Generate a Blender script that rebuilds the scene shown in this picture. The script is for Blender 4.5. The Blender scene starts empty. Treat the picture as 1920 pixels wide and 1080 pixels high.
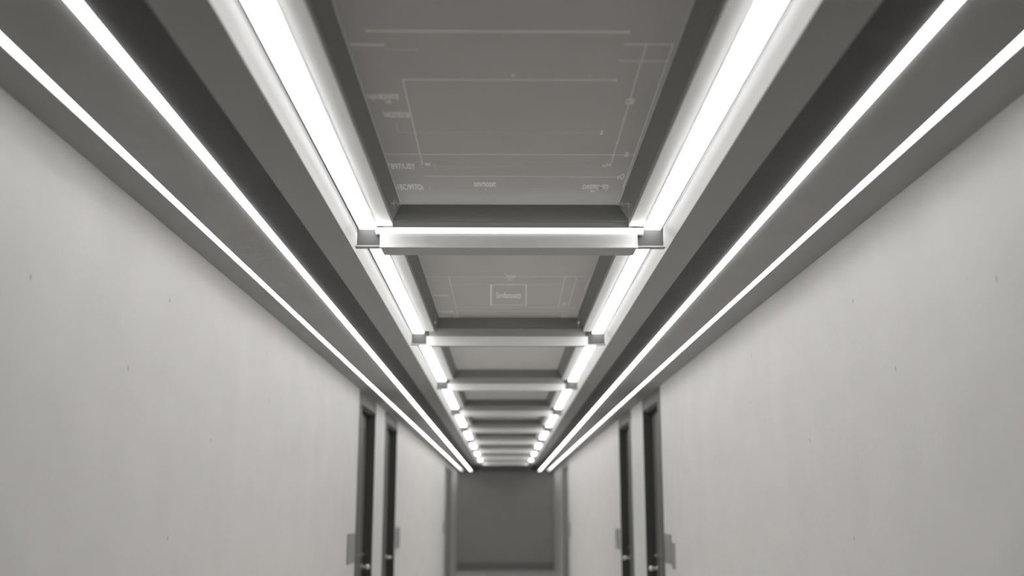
import bpy, bmesh, math
from mathutils import Vector

# ------------------------------------------------------------------ scene
sc = bpy.context.scene
C = sc.collection
sc.view_settings.view_transform = 'Standard'
sc.view_settings.look = 'None'
sc.view_settings.gamma = 1
sc.view_settings.exposure = 0.0
sc.view_settings.use_curve_mapping = False
sc.cycles.use_denoising = True
sc.cycles.max_bounces = 14
sc.cycles.diffuse_bounces = 10
sc.cycles.sample_clamp_indirect = 0

# the eye stands 1.5 m above the floor; heights below are given from the eye, EYE lifts them to the floor
EYE = 1.5
FOC = 1920.0                              # focal length in pixels of a 1920 wide frame
th = math.atan(417 / FOC)                 # pitch up
ct, st = math.cos(th), math.sin(th)
psi = math.atan(14 / FOC * ct)
Fv = Vector((math.sin(psi) * ct, math.cos(psi) * ct, st))
Rv = Vector((math.cos(psi), -math.sin(psi), 0))
Uv = Rv.cross(Fv)
def ray(x, y): return Fv + Rv * ((x - 960) / FOC) + Uv * ((540 - y) / FOC)
def on_z(x, y, z):
    r = ray(x, y); return r * (z / r.z)
def on_y(x, y, Y):
    r = ray(x, y); return r * (Y / r.y)

# ------------------------------------------------------------------ materials
def mat(name, col, rough=0.6, metal=0.0, spec=0.3, bump=None, mottle=0.0, specks=False, emit=None):
    m = bpy.data.materials.new(name); m.use_nodes = True
    nt = m.node_tree; n = nt.nodes; l = nt.links
    b = n['Principled BSDF']
    b.inputs['Base Color'].default_value = (*col, 1)
    b.inputs['Roughness'].default_value = rough
    b.inputs['Metallic'].default_value = metal
    b.inputs['Specular IOR Level'].default_value = spec
    tc = n.new('ShaderNodeTexCoord')
    no = n.new('ShaderNodeTexNoise'); no.inputs['Scale'].default_value = 3.0; no.inputs['Detail'].default_value = 6
    l.new(tc.outputs['Object'], no.inputs['Vector'])
    if mottle:
        r = n.new('ShaderNodeMapRange')
        r.inputs['To Min'].default_value = 1 - mottle; r.inputs['To Max'].default_value = 1 + mottle
        r.inputs['From Min'].default_value = 0.3; r.inputs['From Max'].default_value = 0.7
        l.new(no.outputs['Fac'], r.inputs['Value'])
        mx = n.new('ShaderNodeVectorMath'); mx.operation = 'SCALE'
        mx.inputs[0].default_value = col
        l.new(r.outputs['Result'], mx.inputs['Scale'])
        out = mx.outputs['Vector']
        if specks:
            v = n.new('ShaderNodeTexVoronoi'); v.voronoi_dimensions = '2D'; v.inputs['Scale'].default_value = 1.7
            sp = n.new('ShaderNodeSeparateXYZ'); cb = n.new('ShaderNodeCombineXYZ')
            ad = n.new('ShaderNodeMath'); ad.operation = 'MULTIPLY'; ad.inputs[1].default_value = .7
            l.new(tc.outputs['Object'], sp.inputs['Vector']); l.new(sp.outputs['Y'], cb.inputs['X'])
            l.new(sp.outputs['Z'], ad.inputs[0]); l.new(ad.outputs[0], cb.inputs['Y'])
            l.new(cb.outputs['Vector'], v.inputs['Vector'])
            cr = n.new('ShaderNodeMapRange')          # small chips and scuffs in the plaster
            cr.inputs['From Min'].default_value = 0.004; cr.inputs['From Max'].default_value = 0.015
            cr.inputs['To Min'].default_value = 0.66; cr.inputs['To Max'].default_value = 1.0
            l.new(v.outputs['Distance'], cr.inputs['Value'])
            m2 = n.new('ShaderNodeVectorMath'); m2.operation = 'SCALE'
            l.new(out, m2.inputs[0]); l.new(cr.outputs['Result'], m2.inputs['Scale'])
            out = m2.outputs['Vector']
        l.new(out, b.inputs['Base Color'])
    if bump:
        n2 = n.new('ShaderNodeTexNoise'); n2.inputs['Scale'].default_value = bump[0]; n2.inputs['Detail'].default_value = 5
        l.new(tc.outputs['Object'], n2.inputs['Vector'])
        bp = n.new('ShaderNodeBump'); bp.inputs['Strength'].default_value = bump[1]; bp.inputs['Distance'].default_value = bump[2]
        l.new(n2.outputs['Fac'], bp.inputs['Height']); l.new(bp.outputs['Normal'], b.inputs['Normal'])
    if emit:
        b.inputs['Emission Color'].default_value = (*emit[:3], 1)
        b.inputs['Emission Strength'].default_value = emit[3]
    return m

M = dict(
    wall=mat('plaster_wall', (.74, .73, .72), .85, spec=.15, bump=(48, .16, .006), mottle=.03, specks=True),
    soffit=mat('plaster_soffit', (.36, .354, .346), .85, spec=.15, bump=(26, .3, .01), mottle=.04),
    edge_shade=mat('soffit_edge_shade', (.11, .108, .104), .85, spec=.15, bump=(26, .3, .01), mottle=.06),  # shade along the soffit's inner edge, put into the colour
    coffer=mat('painted_coffer', (.35, .345, .337), .7, spec=.2, mottle=.02),
    slab=mat('ceiling_slab', (.2, .2, .195), .8),
    floor=mat('polished_floor', (.72, .71, .69), .5, bump=(5, .05, .005), mottle=.05),
    endwall=mat('dark_wall', (.52, .515, .505), .7, mottle=.03),
    endbase=mat('dark_baseboard', (.34, .34, .33), .6),
    backwall=mat('light_absorbing_wall', (.04, .04, .04), .8),  # near-black so that it swallows light at the near end
    white=mat('white_powder_coat', (.94, .94, .935), .45, spec=.3, mottle=.01),
    lip=mat('grey_lip', (.42, .42, .41), .5),
    under=mat('underside_shade', (.42, .42, .41), .5),  # shade under the beams, put into the colour
    endboard=mat('grey_end_board', (.36, .36, .35), .6),
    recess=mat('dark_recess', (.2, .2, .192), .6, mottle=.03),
    panel_lit=mat('grey_panel_lit', (.58, .566, .552), .6, mottle=.02),  # lighter copy of panel: brightening with distance put into the colour
    panel_lit_far=mat('grey_panel_lit_far', (.72, .705, .69), .6, mottle=.02),  # lighter still, the far bays' glow painted in
    endboard_lit=mat('grey_end_board_lit', (.55, .545, .535), .6),  # end boards of later bays lightened to paint in the distant glow
    recess_lit=mat('dark_recess_lit', (.27, .27, .26), .6),  # recess sides lightened for the far bays, their glow painted in
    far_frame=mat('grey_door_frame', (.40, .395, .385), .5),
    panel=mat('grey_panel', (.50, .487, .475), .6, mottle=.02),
    line=mat('pale_line', (.86, .84, .82), .6),
    faint=mat('faint_line', (.66, .645, .63), .6),
    warm=mat('rosy_line', (.8, .70, .67), .6),
    letter=mat('white_letter', (.97, .96, .94), .6),
    block=mat('grey_block', (.07, .07, .068), .5),
    led=mat('led_diffuser', (.9, .9, .9), .5, emit=(1, .992, .98, 6.5)),
    cross=mat('cross_led_diffuser', (.9, .9, .9), .5, emit=(1, .992, .98, 2.2)),
    bracket=mat('bracket_metal', (.35, .35, .34), .5),
    core=mat('core_diffuser', (.9, .9, .9), .5, emit=(1, .994, .985, 9.5)),
    alu=mat('aluminium', (.6, .6, .6), .35, metal=.8),
    frame=mat('door_frame', (.10, .099, .096), .5),
    leaf=mat('door_leaf', (.15, .148, .14), .45, spec=.35),
    jamb=mat('door_jamb', (.06, .06, .055), .6),
    steel=mat('steel_handle', (.75, .75, .73), .22, metal=1.0),
    sign=mat('grey_sign', (.30, .295, .29), .5),
    wire=mat('pale_wire', (.8, .8, .78), .4),
)

# ------------------------------------------------------------------ helpers
def box(bm, x0, x1, y0, y1, z0, z1):
    v = [bm.verts.new((x, y, z)) for z in (z0, z1) for y in (y0, y1) for x in (x0, x1)]
    for f in ((0, 2, 3, 1), (4, 5, 7, 6), (0, 1, 5, 4), (2, 6, 7, 3), (0, 4, 6, 2), (1, 3, 7, 5)):
        bm.faces.new([v[i] for i in f])

def prism(bm, prof, y0, y1):
    """closed (x, z) profile swept along the corridor"""
    a = [bm.verts.new((x, y0, z)) for x, z in prof]; b = [bm.verts.new((x, y1, z)) for x, z in prof]
    bm.faces.new(a); bm.faces.new(b[::-1]); n = len(prof)
    for i in range(n):
        bm.faces.new((a[i], b[i], b[(i + 1) % n], a[(i + 1) % n]))

def cyl(bm, p, q, r0, r1=None, seg=20):
    p, q = Vector(p), Vector(q); r1 = r0 if r1 is None else r1
    d = (q - p).normalized(); u = d.orthogonal().normalized(); w = d.cross(u)
    a, b = [], []
    for i in range(seg):
        t = 2 * math.pi * i / seg; k = u * math.cos(t) + w * math.sin(t)
        a.append(bm.verts.new(p + k * r0)); b.append(bm.verts.new(q + k * r1))
    bm.faces.new(a[::-1]); bm.faces.new(b)
    for i in range(seg):
        bm.faces.new((a[i], a[(i + 1) % seg], b[(i + 1) % seg], b[i]))

def ball(bm, p, r):
    res = bmesh.ops.create_uvsphere(bm, u_segments=16, v_segments=10, radius=r)
    for v in res['verts']: v.co += Vector(p)

def obj(name, bm, m, parent=None, loc=None, bevel=0, smooth=False):
    """link bm (eye-height coordinates) as one mesh; loc is the object's origin in the same coordinates"""
    bmesh.ops.recalc_face_normals(bm, faces=bm.faces[:])
    o0 = Vector(loc) if loc is not None else Vector((0, 0, 0))
    base = Vector(parent['_o']) if parent is not None else Vector((0, 0, 0))
    org = o0 if loc is not None else base
    for v in bm.verts: v.co -= org
    me = bpy.data.meshes.new(name); bm.to_mesh(me); bm.free()
    me.materials.append(m)
    if smooth:
        for p in me.polygons: p.use_smooth = True
    o = bpy.data.objects.new(name, me); C.objects.link(o)
    o['_o'] = tuple(org)
    if parent is not None:
        o.parent = parent; o.location = org - base
    else:
        o.location = org + Vector((0, 0, EYE))
    if bevel:
        b = o.modifiers.new('bevel', 'BEVEL'); b.width = bevel; b.segments = 2; b.limit_method = 'ANGLE'
    return o

def tag(o, label=None, cat=None, group=None, kind=None):
    if label: o['label'] = label
    if cat: o['category'] = cat
    if group: o['group'] = group
    if kind: o['kind'] = kind
    return o

def thing(name, loc, label=None, cat=None, group=None, kind=None):
    o = bpy.data.objects.new(name, None); C.objects.link(o)
    o.empty_display_size = .1
    o.location = Vector(loc) + Vector((0, 0, EYE)); o['_o'] = tuple(loc)
    return tag(o, label, cat, group, kind)

def B(*boxes):
    bm = bmesh.new()
    for b in boxes: box(bm, *b)
    return bm

# ------------------------------------------------------------------ key dimensions (metres, heights from the eye)
WL, WR = -1.22, 1.273            # wall faces
ZS = 1.0                         # side soffit
Q = .84                          # spacing factor of the light trays and beams
YN, YE = -1.2, 27.25             # rear and far wall
L0, L1 = 1.75, 26.85              # the lights begin and end here
BEAMS = [Q * (4.24 + 2.67 * i) for i in range(9)]
BAYS = []                        # (start, end) of each panel bay
prev = 1.32
for yb in BEAMS:
    BAYS.append((prev + .135, yb + .05)); prev = yb
BAYS.append((prev + .135, 22.9))
C1 = 22.55                       # end of the bright tray lights

# ------------------------------------------------------------------ room shell
def wall(name, side, xf, doors, label):
    """plaster wall with openings cut for the doors; face at xf, body going outward"""
    xo = xf + side * .16
    x0, x1 = min(xf, xo), max(xf, xo)
    bm = bmesh.new(); y = YN
    for (a, b, top) in doors:
        box(bm, x0, x1, y, a, -EYE, 1.36)
        if top < .99: box(bm, x0, x1, a, b, top, 1.36)
        else: box(bm, x0, x1, a, b, .99, 1.36)
        y = b
    box(bm, x0, x1, y, YE + .2, -EYE, 1.36)
    return tag(obj(name, bm, M['wall'], loc=(xf, 0, -EYE)), label, 'wall', kind='structure')

DL = [(8.62, 9.75), (10.52, 11.72), (21.35, 24.1)]
DR = [(8.38, 9.48), (10.38, 11.50), (20.7, 23.2)]
wall('wall_left', -1, WL, [(a, b, 1.0) for a, b in DL], 'pale plaster wall on the left with small chips')
wall('wall_right', 1, WR, [(a, b, 1.0) for a, b in DR], 'pale plaster wall on the right')
tag(obj('floor', B((WL - .16, WR + .16, YN - .2, YE + .2, -EYE - .1, -EYE)), M['floor'], loc=(0, 0, -EYE)),
    'grey floor of the corridor seen at the foot of the far wall', 'floor', kind='structure')
tag(obj('wall_end', B((WL, WR, YE, YE + .16, -EYE, 1.36)), M['endwall'], loc=(0, YE, -EYE)),
    'dark grey wall closing the far end of the corridor', 'wall', kind='structure')
tag(obj('wall_back', B((WL, WR, YN - .16, YN, -EYE, 1.36)), M['backwall'], loc=(0, YN, -EYE)),  # unseen; kept close and near-black to dim the near end
    'near-black wall closing the corridor behind the viewer, set close to soak up light', 'wall', kind='structure')
tag(obj('baseboard_end', B((WL, WR, YE - .015, YE, -EYE, -EYE + .2)), M['endbase'], loc=(0, YE, -EYE), bevel=.003),
    'darker baseboard along the foot of the far wall', 'baseboard', kind='structure')

ceil_ = tag(obj('ceiling', B((WL - .16, WR + .16, YN - .2, YE + .2, 1.36, 1.44), (-.58, .62, YN, 1.45, ZS, 1.36), (-.58, .62, 23.0, YE, ZS, 1.36)), M['slab'], loc=(0, 0, 1.36)),
            'stepped grey corridor ceiling with lower strips along both walls', 'ceiling', kind='structure')
# side profile values:   left            right
SIDES = [dict(s=-1, wall=WL, se=.713, tr=.588, fl=.554, cb=.530, ca=.467, ti=.4084, pa=.380, led1=(1.078, 1.109), led2=(.849, .880)),
         dict(s=1, wall=WR, se=.749, tr=.629, fl=.589, cb=.568, ca=.507, ti=.4519, pa=.4145, led1=(1.107, 1.139), led2=(.885, .916))]
for S in SIDES:
    s = S['s']; X = lambda v: s * v
    w = abs(S['wall'])
    bm = bmesh.new(); (a1, b1), (a2, b2) = S['led1'], S['led2']
    SL = .022                                    # depth of the slots that take the thin light lines
    for u, v in ((w, b1), (a1, b2)):
        prism(bm, [(X(v), ZS), (X(u), ZS), (X(u), ZS + SL), (X(v), ZS + SL)], YN, YE)
    for u, v in ((a1, b1), (a2, b2)):            # slots closed in front of and behind the lines
        prism(bm, [(X(u), ZS), (X(v), ZS), (X(v), ZS + SL), (X(u), ZS + SL)], YN, L0)
        prism(bm, [(X(u), ZS), (X(v), ZS), (X(v), ZS + SL), (X(u), ZS + SL)], L1, YE)
    prism(bm, [(X(a2), ZS + SL), (X(w), ZS + SL), (X(w), 1.36), (X(a2), 1.36)], YN, YE)
    obj('soffit', bm, M['soffit'], ceil_)
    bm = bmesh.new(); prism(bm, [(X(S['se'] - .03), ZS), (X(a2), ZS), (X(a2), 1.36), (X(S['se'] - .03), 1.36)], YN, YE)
    obj('shade_band', bm, M['edge_shade'], ceil_)  # strip painted dark where the soffit lies in shade
    bm = bmesh.new(); prism(bm, [(X(.57), ZS + .05), (X(S['se'] - .03), ZS + .05), (X(S['se'] - .03), 1.36), (X(.57), 1.36)], YN, YE)
    obj('inner_slab', bm, M['slab'], ceil_)

# ------------------------------------------------------------------ LED lines in the side soffits
side_word = {-1: 'left', 1: 'right'}
for S in SIDES:
    s = S['s']
    for (a, b), where in ((S['led1'], 'outer thin light line beside the {} wall'), (S['led2'], 'inner thin light line near the edge of the {} soffit')):
        xm = s * (a + b) / 2
        t = thing('light_strip', (xm, L0, ZS), 'glowing white ' + where.format(side_word[s]), 'light', 'thin light lines in the side soffits')
        x0, x1 = sorted((s * a, s * b))
        zd = ZS + .017 if 'outer' in where else ZS - .008    # the outer line sits deep in its slot, the inner one stands proud
        obj('diffuser', B((x0 + .003, x1 - .003, L0 + .004, L1 - .004, zd, ZS + .022)), M['led'], t)
        obj('channel', B((x0, x0 + .002, L0, L1, ZS - .001, ZS + .022), (x1 - .002, x1, L0, L1, ZS - .001, ZS + .022)), M['white'], t)

# ------------------------------------------------------------------ light trays (continuous) and their segmented lights
ORD = ['first', 'second', 'third', 'fourth', 'fifth', 'sixth', 'seventh', 'eighth', 'ninth']
for S in SIDES:
    s = S['s']
    t = thing('light_tray', (s * S['tr'], L0, .99), 'long grey and white tray holding the %s row of bright lights' % side_word[s], 'light tray',
              'trays of the bright lights')
    TE = 22.9
    bm = bmesh.new()
    prism(bm, [(s * S['tr'], .99), (s * (S['tr'] + .002), .9885), (s * S['se'], .9885), (s * S['se'], .9995), (s * S['tr'], .9995)], L0, TE)
    obj('outer_cover', bm, M['coffer'], t)
    bm = bmesh.new()
    prism(bm, [(s * (S['tr'] - .0005), .989), (s * S['fl'], 1.015), (s * S['fl'], 1.045), (s * (S['tr'] - .0005), 1.045)], L0, TE)
    obj('outer_flange', bm, M['white'], t)
    bm = bmesh.new()
    prism(bm, [(s * S['fl'], 1.032), (s * (S['ca'] + .003), 1.032), (s * (S['ca'] + .003), 1.045), (s * S['fl'], 1.045)], L0, TE)
    obj('channel', bm, M['block'], t)  # dark paint stands in for the shade in the groove
    bm = bmesh.new()
    prism(bm, [(s * S['ca'], 1.012), (s * S['ti'], 1.012), (s * S['ti'], 1.027), (s * S['ca'], 1.027)], L0, TE)
    obj('inner_flange', bm, M['white'], t)
    bm = bmesh.new()
    prism(bm, [(s * S['ti'], 1.013), (s * (S['ti'] - .002), 1.013), (s * (S['ti'] - .002), 1.03), (s * S['ti'], 1.03)], L0, TE)
    obj('inner_lip', bm, M['lip'], t)
    for k, (a, b) in enumerate(BAYS):
        y0 = a - .035 if k else 1.8
        y1 = b
        if k == 0: lab = 'nearest bright linear light of the %s tray, in front of the first cross beam'
        elif k < 9: lab = 'bright linear light of the %%s tray between the %s and %s cross beams' % (ORD[k - 1], ORD[k])
        else: lab = 'farthest bright linear light of the %s tray, beyond the last cross beam'; y1 = C1
        lt = thing('linear_light', (s * (S['ca'] + S['cb']) / 2, (y0 + y1) / 2, 1.0), lab % side_word[s], 'light', 'bright lights in the ceiling trays')
        bm = bmesh.new()
        prism(bm, [(s * S['ca'], 1.0115), (s * S['ca'], 1.002), (s * (S['ca'] + .002), 1.0), (s * (S['cb'] - .002), 1.0), (s * S['cb'], 1.002), (s * S['cb'], 1.018), (s * (S['ca'] + .003), 1.018)], y0, y1)
        obj('diffuser', bm, M['core'], lt)
        bm = bmesh.new()
        prism(bm, [(s * (S['cb'] - .004), 1.018), (s * (S['ca'] + .004), 1.018), (s * (S['ca'] + .004), 1.0315), (s * (S['cb'] - .004), 1.0315)], y0, y1)
        obj('housing', bm, M['alu'], lt)
        bm = bmesh.new()                         # opaque edge rails leave only the lowest few millimetres of the lens open
        prism(bm, [(s * S['ca'], 1.006), (s * (S['ca'] - .0015), 1.006), (s * (S['ca'] - .0015), 1.0115), (s * S['ca'], 1.0115)], y0, y1)
        prism(bm, [(s * S['cb'], 1.006), (s * (S['cb'] + .0015), 1.006), (s * (S['cb'] + .0015), 1.018), (s * S['cb'], 1.018)], y0, y1)
        obj('edge_rail', bm, M['alu'], lt)

# ------------------------------------------------------------------ cross beams
for k, y in enumerate(BEAMS):
    d = .14 if k == 0 else .055
    nm = ORD[k]
    lab = ('nearest and deepest white cross beam, below a glowing light line' if k == 0 else
           'farthest white cross beam, just before the dark end wall' if k == 8 else
           '%s white cross beam from the viewer, spanning the two light trays' % nm)
    t = thing('cross_beam', (.014, y, .924), lab, 'beam', 'white cross beams under the ceiling')
    d *= Q
    zb, zt, xa, xb = .924, .977, -.447, .475
    obj('beam_body', B((xa, xb, y, y + d, zb, zt)), M['white'], t, bevel=.0025)
    obj('underside_shade_plate', B((xa + .001, xb - .001, y + .004, y + d - .001, zb - .0015, zb + .001)), M['under'], t)  # thin plate added to paint the shaded underside of the beam
    obj('bottom_lip', B((xa - .003, xb + .003, y - .003, y + .003, zb - .002, zb + .003)), M['white'], t)
    obj('end_plate', B((xa - .002, xa + .003, y - .002, y + d, zb + .003, zt + .001)), M['white'], t)
    obj('end_plate', B((xb - .003, xb + .002, y - .002, y + d, zb + .003, zt + .001)), M['white'], t)
    # grey connector blocks that carry the beam under the trays
    obj('connector_block', B((-.537, -.44, y + .038, y + .063, .939, 1.012)), M['block'], t, bevel=.002)
    obj('connector_block', B((.468, .576, y + .038, y + .063, .939, 1.012)), M['block'], t, bevel=.002)
    obj('bracket', B((-.544, -.445, y + .034, y + .067, .934, .939)), M['bracket'], t)
    obj('bracket', B((.473, .583, y + .034, y + .067, .934, .939)), M['bracket'], t)

y = BEAMS[0]
t = thing('light_strip', (.017, y - .014, .979), 'glowing white light line lying across the top of the nearest cross beam', 'light')
obj('diffuser', B((-.465, .499, y - .007, y + .017, .979, .994)), M['cross'], t)
obj('channel', B((-.467, .501, y + .017, y + .045, .9775, .997)), M['white'], t)

# ------------------------------------------------------------------ ceiling panels with their dark recess frames
ZP = 1.09
def text_mesh(bm, s, x0, x1, yt, yb, plane):
    """s set in the box x0..x1, yt..yb (measured on the photo, laid on a real plane)"""
    cu = bpy.data.curves.new('t', 'FONT'); cu.body = s; cu.size = 1; cu.offset = .02; cu.resolution_u = 3
    to = bpy.data.objects.new('t', cu); C.objects.link(to)
    dg = bpy.context.evaluated_depsgraph_get(); dg.update()
    me = bpy.data.meshes.new_from_object(to.evaluated_get(dg))
    bpy.data.objects.remove(to); bpy.data.curves.remove(cu)
    xs = [v.co.x for v in me.vertices]; ys = [v.co.y for v in me.vertices]
    a, b, c, d = min(xs), max(xs), min(ys), max(ys)
    xm, ym = (x0 + x1) / 2, (yt + yb) / 2
    if plane[0] == 'z':
        z = plane[1]
        px0, px1 = on_z(x0, ym, z).x, on_z(x1, ym, z).x
        pt, pb = on_z(xm, yt, z).y, on_z(xm, yb, z).y
        f = lambda u, v, h: (px0 + (px1 - px0) * u, pb + (pt - pb) * v, z - h)
    else:
        Y = plane[1]
        px0, px1 = on_y(x0, ym, Y).x, on_y(x1, ym, Y).x
        pt, pb = on_y(xm, yt, Y).z, on_y(xm, yb, Y).z
        f = lambda u, v, h: (px0 + (px1 - px0) * u, Y - h, pb + (pt - pb) * v)
    tmp = bmesh.new(); tmp.from_mesh(me); bpy.data.meshes.remove(me)
    ret = bmesh.ops.extrude_face_region(tmp, geom=tmp.faces[:])
    top = {g for g in ret['geom'] if isinstance(g, bmesh.types.BMVert)}
    vm = {}
    for v in tmp.verts:
        vm[v] = bm.verts.new(f((v.co.x - a) / (b - a), (v.co.y - c) / (d - c), .0004 if v in top else .0))
    for fc in tmp.faces:
        try: bm.faces.new([vm[v] for v in fc.verts])
        except ValueError: pass
    tmp.free()

def seg(bm, p, q, w, z=ZP, h=.0003):
    """raised line on the panel from photo point p to q, w metres wide"""
    a, b = on_z(*p, z), on_z(*q, z)
    d = (b - a); d.z = 0; d.normalize(); n = Vector((-d.y, d.x, 0)) * (w * Q * .65)
    vs = [bm.verts.new((v.x, v.y, zz)) for zz in (z, z - h) for v in (a + n, b + n, b - n, a - n)]
    for f in ((0, 1, 2, 3), (4, 7, 6, 5), (0, 4, 5, 1), (1, 5, 6, 2), (2, 6, 7, 3), (3, 7, 4, 0)):
        bm.faces.new([vs[i] for i in f])

def dot(bm, p, r, z=ZP):
    c = on_z(*p, z); cyl(bm, (c.x, c.y, z), (c.x, c.y, z - .0004), r, seg=14)

for k, (a, b) in enumerate(BAYS):
    if k == 0: lab = 'nearest grey ceiling panel, covered in pale drawing lines and lettering'
    elif k == 1: lab = 'grey ceiling panel with a white outlined box around a word'
    elif k == 9: lab = 'farthest grey ceiling panel, next to the dark end wall'
    else: lab = 'grey ceiling panel set between the %s and %s cross beams' % (ORD[k - 1], ORD[k])
    t = thing('ceiling_panel', (.02, (a + b) / 2, ZP), lab, 'ceiling panel', 'grey recessed panels along the ceiling')
    xl, xr = -.380, .4145
    obj('panel_board', B((xl - .02, xr + .02, a - .09, b + .02, ZP, ZP + .012)), M['panel' if k == 0 else 'panel_lit' if k == 1 else 'panel_lit_far'], t)
    bm = bmesh.new()
    for s, ti, pa in ((-1, .4084, .380), (1, .4519, .4145)):
        prism(bm, [(s * (ti - .002), 1.03), (s * (pa), ZP), (s * (ti + .03), ZP), (s * (ti + .03), 1.03)], a - .09, b)
    box(bm, -.45, .49, a - .11, a - .09, 1.03, ZP)
    obj('recess_frame', bm, M['recess' if k < 2 else 'recess_lit'], t)
    obj('end_board', B((-.45, .49, b, b + .02, .978, ZP)), M['endboard' if k == 0 else 'endboard_lit'], t)
    # hair-thin pale bead where board and frame meet
    bm = B((xl, xl + .004, a - .09, b, ZP - .002, ZP), (xr - .004, xr, a - .09, b, ZP - .002, ZP), (xl, xr, b - .004, b, ZP - .002, ZP))
    obj('edge_bead', bm, M['faint'], t)

    if k == 0:
        bm = bmesh.new()
        seg(bm, (688, 58), (1178, 60), .0075); dot(bm, (689, 58), .006); dot(bm, (1177, 60), .006)
        seg(bm, (656, 83), (721, 84), .009)
        seg(bm, (1170, 83), (1264, 83), .006)
        seg(bm, (755, 149), (1153, 150), .0052); dot(bm, (1153, 150), .0065); dot(bm, (962, 141), .005)
        seg(bm, (755, 149), (792, 308), .0028)
        seg(bm, (1212, 84), (1146, 306), .0026)
        seg(bm, (1262, 84), (1168, 352), .003)
        seg(bm, (720, 289), (1186, 290), .0048); dot(bm, (1187, 290), .004)
        seg(bm, (797, 330), (1158, 332), .0048)
        for p in ((1170, 223), (1157, 267), (1148, 290), (1176, 331)): dot(bm, p, .0042)
        seg(bm, (793, 309), (787, 309), .003); seg(bm, (793, 314), (788, 314), .003)
        obj('drawing_lines', bm, M['line'], t)
        bm = bmesh.new()
        seg(bm, (722, 92), (783, 93), .006)
        seg(bm, (747, 249), (1124, 249), .0032); seg(bm, (747, 249), (742, 228), .002)
        seg(bm, (812, 311), (1128, 311), .003)
        seg(bm, (812, 353), (896, 354), .003); seg(bm, (922, 354), (1080, 354), .003); seg(bm, (1140, 354), (1165, 355), .003)
        seg(bm, (806, 350), (806, 356), .003); seg(bm, (911, 352), (911, 357), .003); seg(bm, (814, 308), (814, 314), .003)
        dot(bm, (1107, 142), .004)
        obj('drawing_lines', bm, M['faint'], t)
        bm = bmesh.new(); seg(bm, (1160, 114), (1256, 115), .0062); seg(bm, (800, 312), (1128, 312.6), .0012)
        obj('drawing_lines', bm, M['warm'], t)
        bm = bmesh.new(); P = ('z', ZP)
        text_mesh(bm, '-YAEAIVIMDINVIYUJI', 687, 747, 176, 189, P)
        text_mesh(bm, 'WR', 722, 734, 188, 194, P)
        text_mesh(bm, 'YAIKSDTIEXTI&I', 718, 768, 210, 220, P)
        text_mesh(bm, 'CIEI', 1173, 1189, 185, 195, P)
        text_mesh(bm, '2', 1125, 1131, 245, 252, P)
        text_mesh(bm, '\u00b0B97/USY', 728, 779, 306, 317, P)
        text_mesh(bm, '-1BC/997O\u0131', 741, 793, 345, 356, P)
        text_mesh(bm, 'aa', 797, 807, 305, 310, P)
        text_mesh(bm, 'o|l<', 1129, 1146, 306, 315, P)
        text_mesh(bm, 'B', 1172, 1179, 285, 294, P)
        text_mesh(bm, '\u00abO', 1157, 1171, 326, 336, P)
        text_mesh(bm, 'omrnosxt', 888, 930, 340, 350, P)
        text_mesh(bm, 'D959I(MT)', 1092, 1140, 346, 357, P)
        text_mesh(bm, 'Eue', 1108, 1116, 356, 360, P)
        obj('lettering', bm, M['letter'], t)
    if k == 1:
        bm = bmesh.new()
        for p, q in (((920, 534), (986, 534)), ((920, 572), (987, 572)), ((986.5, 533.5), (986.5, 572.5))): seg(bm, p, q, .005 if p[1] != q[1] else .009)
        seg(bm, (920.5, 533), (920.5, 573), .009)
        obj('title_box', bm, M['letter'], t)
        bm = bmesh.new()
        seg(bm, (796, 519), (1108, 518.5), .0055); seg(bm, (841, 516), (860, 598), .003); seg(bm, (842, 533), (1056, 533), .005)
        seg(bm, (1060, 519), (1046, 576), .003); seg(bm, (1081, 521), (1066, 573), .003); seg(bm, (1105, 521), (1096, 545), .0025)
        seg(bm, (858, 576), (1078, 577), .006); seg(bm, (858, 583), (1066, 584), .0055); seg(bm, (864, 590), (1040, 590), .004)
        dot(bm, (1061, 518), .006); dot(bm, (845, 545), .004)
        obj('drawing_lines', bm, M['line'], t)
        bm = bmesh.new(); P = ('z', ZP)
        text_mesh(bm, 'Smfatoatt', 930, 977, 548, 559, P)
        obj('lettering', bm, M['letter'], t)
        bm = bmesh.new()
        text_mesh(bm, 'Tzonens', 946, 967, 513, 521, P); text_mesh(bm, 'art', 953, 961, 521, 526, P)
        text_mesh(bm, '|-Ar wimns', 810, 841, 551, 557, P)
        text_mesh(bm, 'WANNUM', 822, 849, 582, 587, P); text_mesh(bm, 'OEOOT', 827, 845, 591, 597, P); text_mesh(bm, 'aez', 850, 860, 592, 597, P)
        text_mesh(bm, 'BF-', 1053, 1066, 591, 597, P); text_mesh(bm, 'AB', 1054, 1061, 567, 572, P)
        obj('lettering', bm, M['line'], t)
    if k == 2:
        bm = bmesh.new()
        dot(bm, (985, 657), .01); dot(bm, (948, 667), .008); seg(bm, (862, 689), (876, 689), .012); seg(bm, (870, 664), (1040, 664), .006)
        obj('drawing_lines', bm, M['faint'], t)
    if k == 3:
        bm = bmesh.new(); dot(bm, (985, 739), .012); obj('drawing_lines', bm, M['faint'], t)

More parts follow.
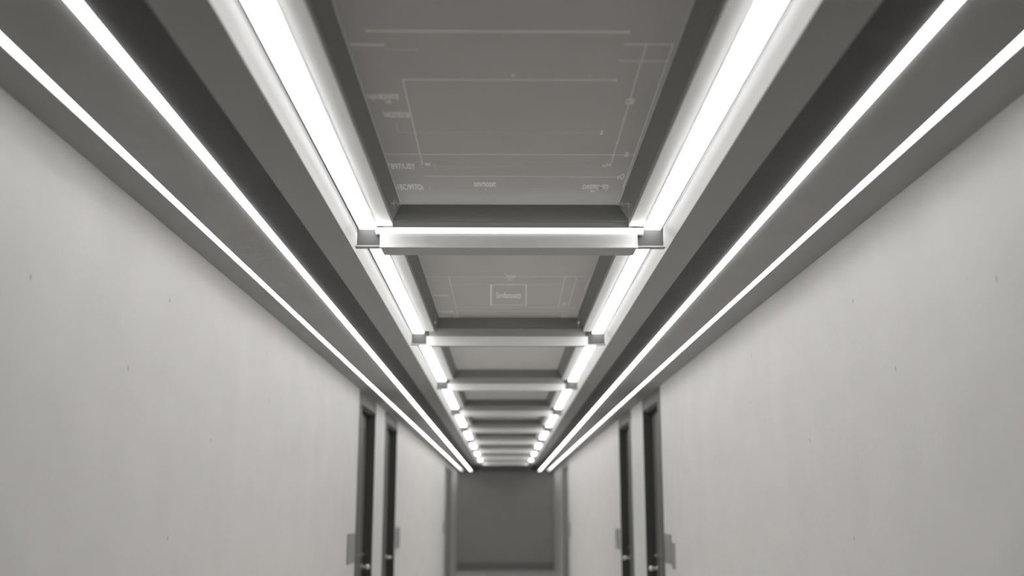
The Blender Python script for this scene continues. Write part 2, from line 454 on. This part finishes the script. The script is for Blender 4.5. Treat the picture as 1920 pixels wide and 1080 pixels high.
# little wire markers hanging in the far corners of the first recess
for side, cx, cy, s, tx in ((-1, 739, 381, 'V\'', (744, 751, 378, 386)), (1, 1179, 382, 'Areg', (1157, 1172, 378, 388))):
    Y = 3.43; c = on_y(cx, cy, Y)
    t = thing('hanging_marker', (c.x, Y, c.z), 'small %s wire cross with tiny white letters hanging in the recess corner' % side_word[side], 'marker', 'wire markers hanging in the ceiling recess')
    bm = bmesh.new()
    cyl(bm, (c.x, Y, ZP), (c.x, Y, on_y(cx, 398 if side < 0 else 412, Y).z), .0006, seg=8)
    obj('wire', bm, M['faint'], t)
    bm = bmesh.new()
    cyl(bm, (c.x - .011, Y, c.z), (c.x + .011, Y, c.z), .0016, seg=8)
    cyl(bm, (c.x, Y, c.z - .012), (c.x, Y, c.z + .013), .0016, seg=8)
    obj('cross', bm, M['letter'], t)
    bm = bmesh.new(); text_mesh(bm, s, *tx, ('y', Y)); obj('lettering', bm, M['letter'], t)
    bm = bmesh.new(); e = on_y(tx[0] if side > 0 else tx[1], cy, Y)
    cyl(bm, (c.x, Y + .001, c.z), (e.x, Y + .001, c.z), .0007, seg=8); obj('arm', bm, M['faint'], t)
for side, cx, cy in ((-1, 816, 605), (1, 1085, 605)):
    Y = 5.63; c = on_y(cx, cy, Y)
    t = thing('hanging_bead', (c.x, Y, c.z), 'small white bead on a wire, %s corner behind the panel with the outlined word' % side_word[side], 'bead', 'white beads hanging in the second recess')
    bm = bmesh.new(); ball(bm, c, .007); obj('bead', bm, M['wire'], t, smooth=True)
    bm = bmesh.new(); cyl(bm, (c.x, Y, ZP), (c.x, Y, .985), .001, seg=8); obj('wire', bm, M['faint'], t)

# ------------------------------------------------------------------ doors
def lever(parent, side, xf, y, z, direction):
    """round rose, neck and lever on the leaf face xf"""
    d = -side
    bm = bmesh.new()
    cyl(bm, (xf, y, z), (xf + d * .010, y, z), .027)
    cyl(bm, (xf + d * .010, y, z), (xf + d * .052, y, z), .011)
    ball(bm, (xf + d * .052, y, z), .0135)
    cyl(bm, (xf + d * .052, y, z), (xf + d * .050, y + direction * .115, z - .004), .0105, .0085)
    ball(bm, (xf + d * .050, y + direction * .115, z - .004), .0085)
    obj('door_handle', bm, M['steel'], parent, smooth=True)

def knob(parent, side, xf, y, z):
    d = -side
    bm = bmesh.new()
    cyl(bm, (xf, y, z), (xf + d * .009, y, z), .028)
    cyl(bm, (xf + d * .009, y, z), (xf + d * .04, y, z), .011, .013)
    cyl(bm, (xf + d * .04, y, z), (xf + d * .05, y, z), .016, .027)
    cyl(bm, (xf + d * .05, y, z), (xf + d * .066, y, z), .027, .024)
    ball(bm, (xf + d * .06, y, z), .022)
    obj('door_handle', bm, M['steel'], parent, smooth=True)

def door(n, side, xf, a, b, label, double=False, kind='lever'):
    d = side                                        # outward direction
    t = thing('door_%d' % n, (xf, (a + b) / 2, -EYE), label, 'door', kind='structure')
    lx = xf + d * .085                              # leaf face, set back in the wall
    def bx(u0, u1, y0, y1, z0, z1):
        p, q = sorted((u0, u1)); return (p, q, y0, y1, z0, z1)
    tw = .15 if not double else .12
    # frame: near stile, head up to the soffit, far stile
    obj('door_frame', B(bx(xf - d * .004, xf + d * .13, a, a + tw, -EYE, .995),
                        bx(xf - d * .004, xf + d * .13, a + tw, b, .885, .995)), M['far_frame' if double else 'frame'], t, bevel=.003)
    obj('door_jamb', B(bx(xf + d * .0005, xf + d * .13, b - .035, b, -EYE, .885),
                       bx(xf + d * .01, xf + d * .13, a + tw, a + tw + .02, -EYE, .885),
                       bx(xf + d * .02, xf + d * .13, a + tw + .02, b - .035, .868, .885)), M['jamb'] if not double else M['far_frame'], t)
    y0, y1 = a + tw + .02, b - .035
    parts = [(y0, y1)] if not double else [(y0, (y0 + y1) / 2 - .002), ((y0 + y1) / 2 + .002, y1)]
    for i, (p, q) in enumerate(parts):
        bm = B(bx(lx, lx + d * .044, p + .003, q - .003, -EYE + .006, .865))
        # applied stiles give the leaf a framed look
        for (u, v, w, z) in ((p + .02, p + .10, -EYE + .03, .84), (q - .10, q - .02, -EYE + .03, .84), (p + .10, q - .10, .74, .84), (p + .10, q - .10, -EYE + .03, -EYE + .2)):
            box(bm, *bx(lx - d * .004, lx, u, v, w, z))
        obj('door_leaf', bm, M['leaf'] if not double else M['far_frame'], t)
    fx = lx - d * .004
    if double:
        m = (y0 + y1) / 2; lever(t, side, fx, m - .06, -.5, -1); lever(t, side, fx, m + .06, -.5, 1)
    elif kind == 'knob':
        knob(t, side, fx, b - .13, -.5)
        bm = bmesh.new(); cyl(bm, (fx, b - .13, -.39), (fx - d * .012, b - .13, -.39), .022); cyl(bm, (fx - d * .012, b - .13, -.39), (fx - d * .03, b - .13, -.39), .006)
        obj('lock', bm, M['steel'], t)
    else:
        lever(t, side, fx, b - .13, -.5, -1)

door(1, -1, WL, *DL[0], 'dark door nearest on the left wall, with a round knob', kind='knob')
door(2, -1, WL, *DL[1], 'second dark door on the left wall, with a curved lever')
door(3, -1, WL, *DL[2], 'grey double door at the far end of the left wall', double=True)
door(4, 1, WR, *DR[0], 'dark door nearest on the right wall, with a lock above its knob', kind='knob')
door(5, 1, WR, *DR[1], 'second dark door on the right wall, with a knob', kind='knob')
door(6, 1, WR, *DR[2], 'grey double door at the far end of the right wall', double=True)

def sign(side, xf, y0, y1, z0, z1, label, th_=.008, off=0):
    d = -side
    p, q = sorted((xf + d * off, xf + d * (off + th_)))
    t = thing('wall_sign', (xf + d * off, (y0 + y1) / 2, z0), label, 'sign', 'blank grey door signs')
    obj('plate', B((p, q, y0, y1, z0, z1)), M['sign'], t, bevel=.002)
    a_, b_ = sorted((xf + d * (off + th_), xf + d * (off + th_ + .0015)))
    obj('insert', B((a_, b_, y0 + .03, y1 - .03, z0 + .03, z1 - .03)), M['sign'], t)
sign(-1, WL, 8.18, 8.56, -.41, -.18, 'blank grey sign beside the nearest left door')
sign(-1, WL, 11.80, 12.20, -.42, -.19, 'blank grey sign past the second door on the left')
sign(-1, WL, 20.95, 21.22, -.44, -.22, 'small grey sign beside the far double door on the left')
sign(1, WR, 8.02, 8.33, -.40, -.18, 'blank grey sign beside the nearest right door')
sign(1, WR, 11.58, 12.0, -.42, -.20, 'blank grey sign past the second door on the right')
sign(1, WR, 20.3, 20.6, -.50, -.22, 'small grey sign beside the far double door on the right')
t = thing('wall_sign', (WR, 7.93, -.43), 'paler grey plate overlapping the near edge of the nearest right sign', 'sign')
obj('plate', B((WR - .004, WR, 7.86, 8.01, -.43, -.24)), M['sign'], t, bevel=.001)

# ------------------------------------------------------------------ camera
cam = bpy.data.cameras.new('camera'); co = bpy.data.objects.new('camera', cam); C.objects.link(co)
cam.sensor_width = 36; cam.sensor_fit = 'HORIZONTAL'; cam.lens = 36 * FOC / 1920
cam.clip_start = .05; cam.clip_end = 100
co.location = (0, 0, EYE)
from mathutils import Matrix
co.rotation_euler = Matrix((Rv, Uv, -Fv)).transposed().to_euler()
cam.dof.use_dof = True
cam.dof.focus_distance = 4.0
cam.dof.aperture_fstop = 1.6
sc.camera = co

# the world outside the closed corridor gives no light
w = bpy.data.worlds.new('world'); sc.world = w; w.use_nodes = True
w.node_tree.nodes['Background'].inputs['Color'].default_value = (.5, .5, .5, 1)
w.node_tree.nodes['Background'].inputs['Strength'].default_value = .0

for o in list(C.objects):
    if '_o' in o: del o['_o']
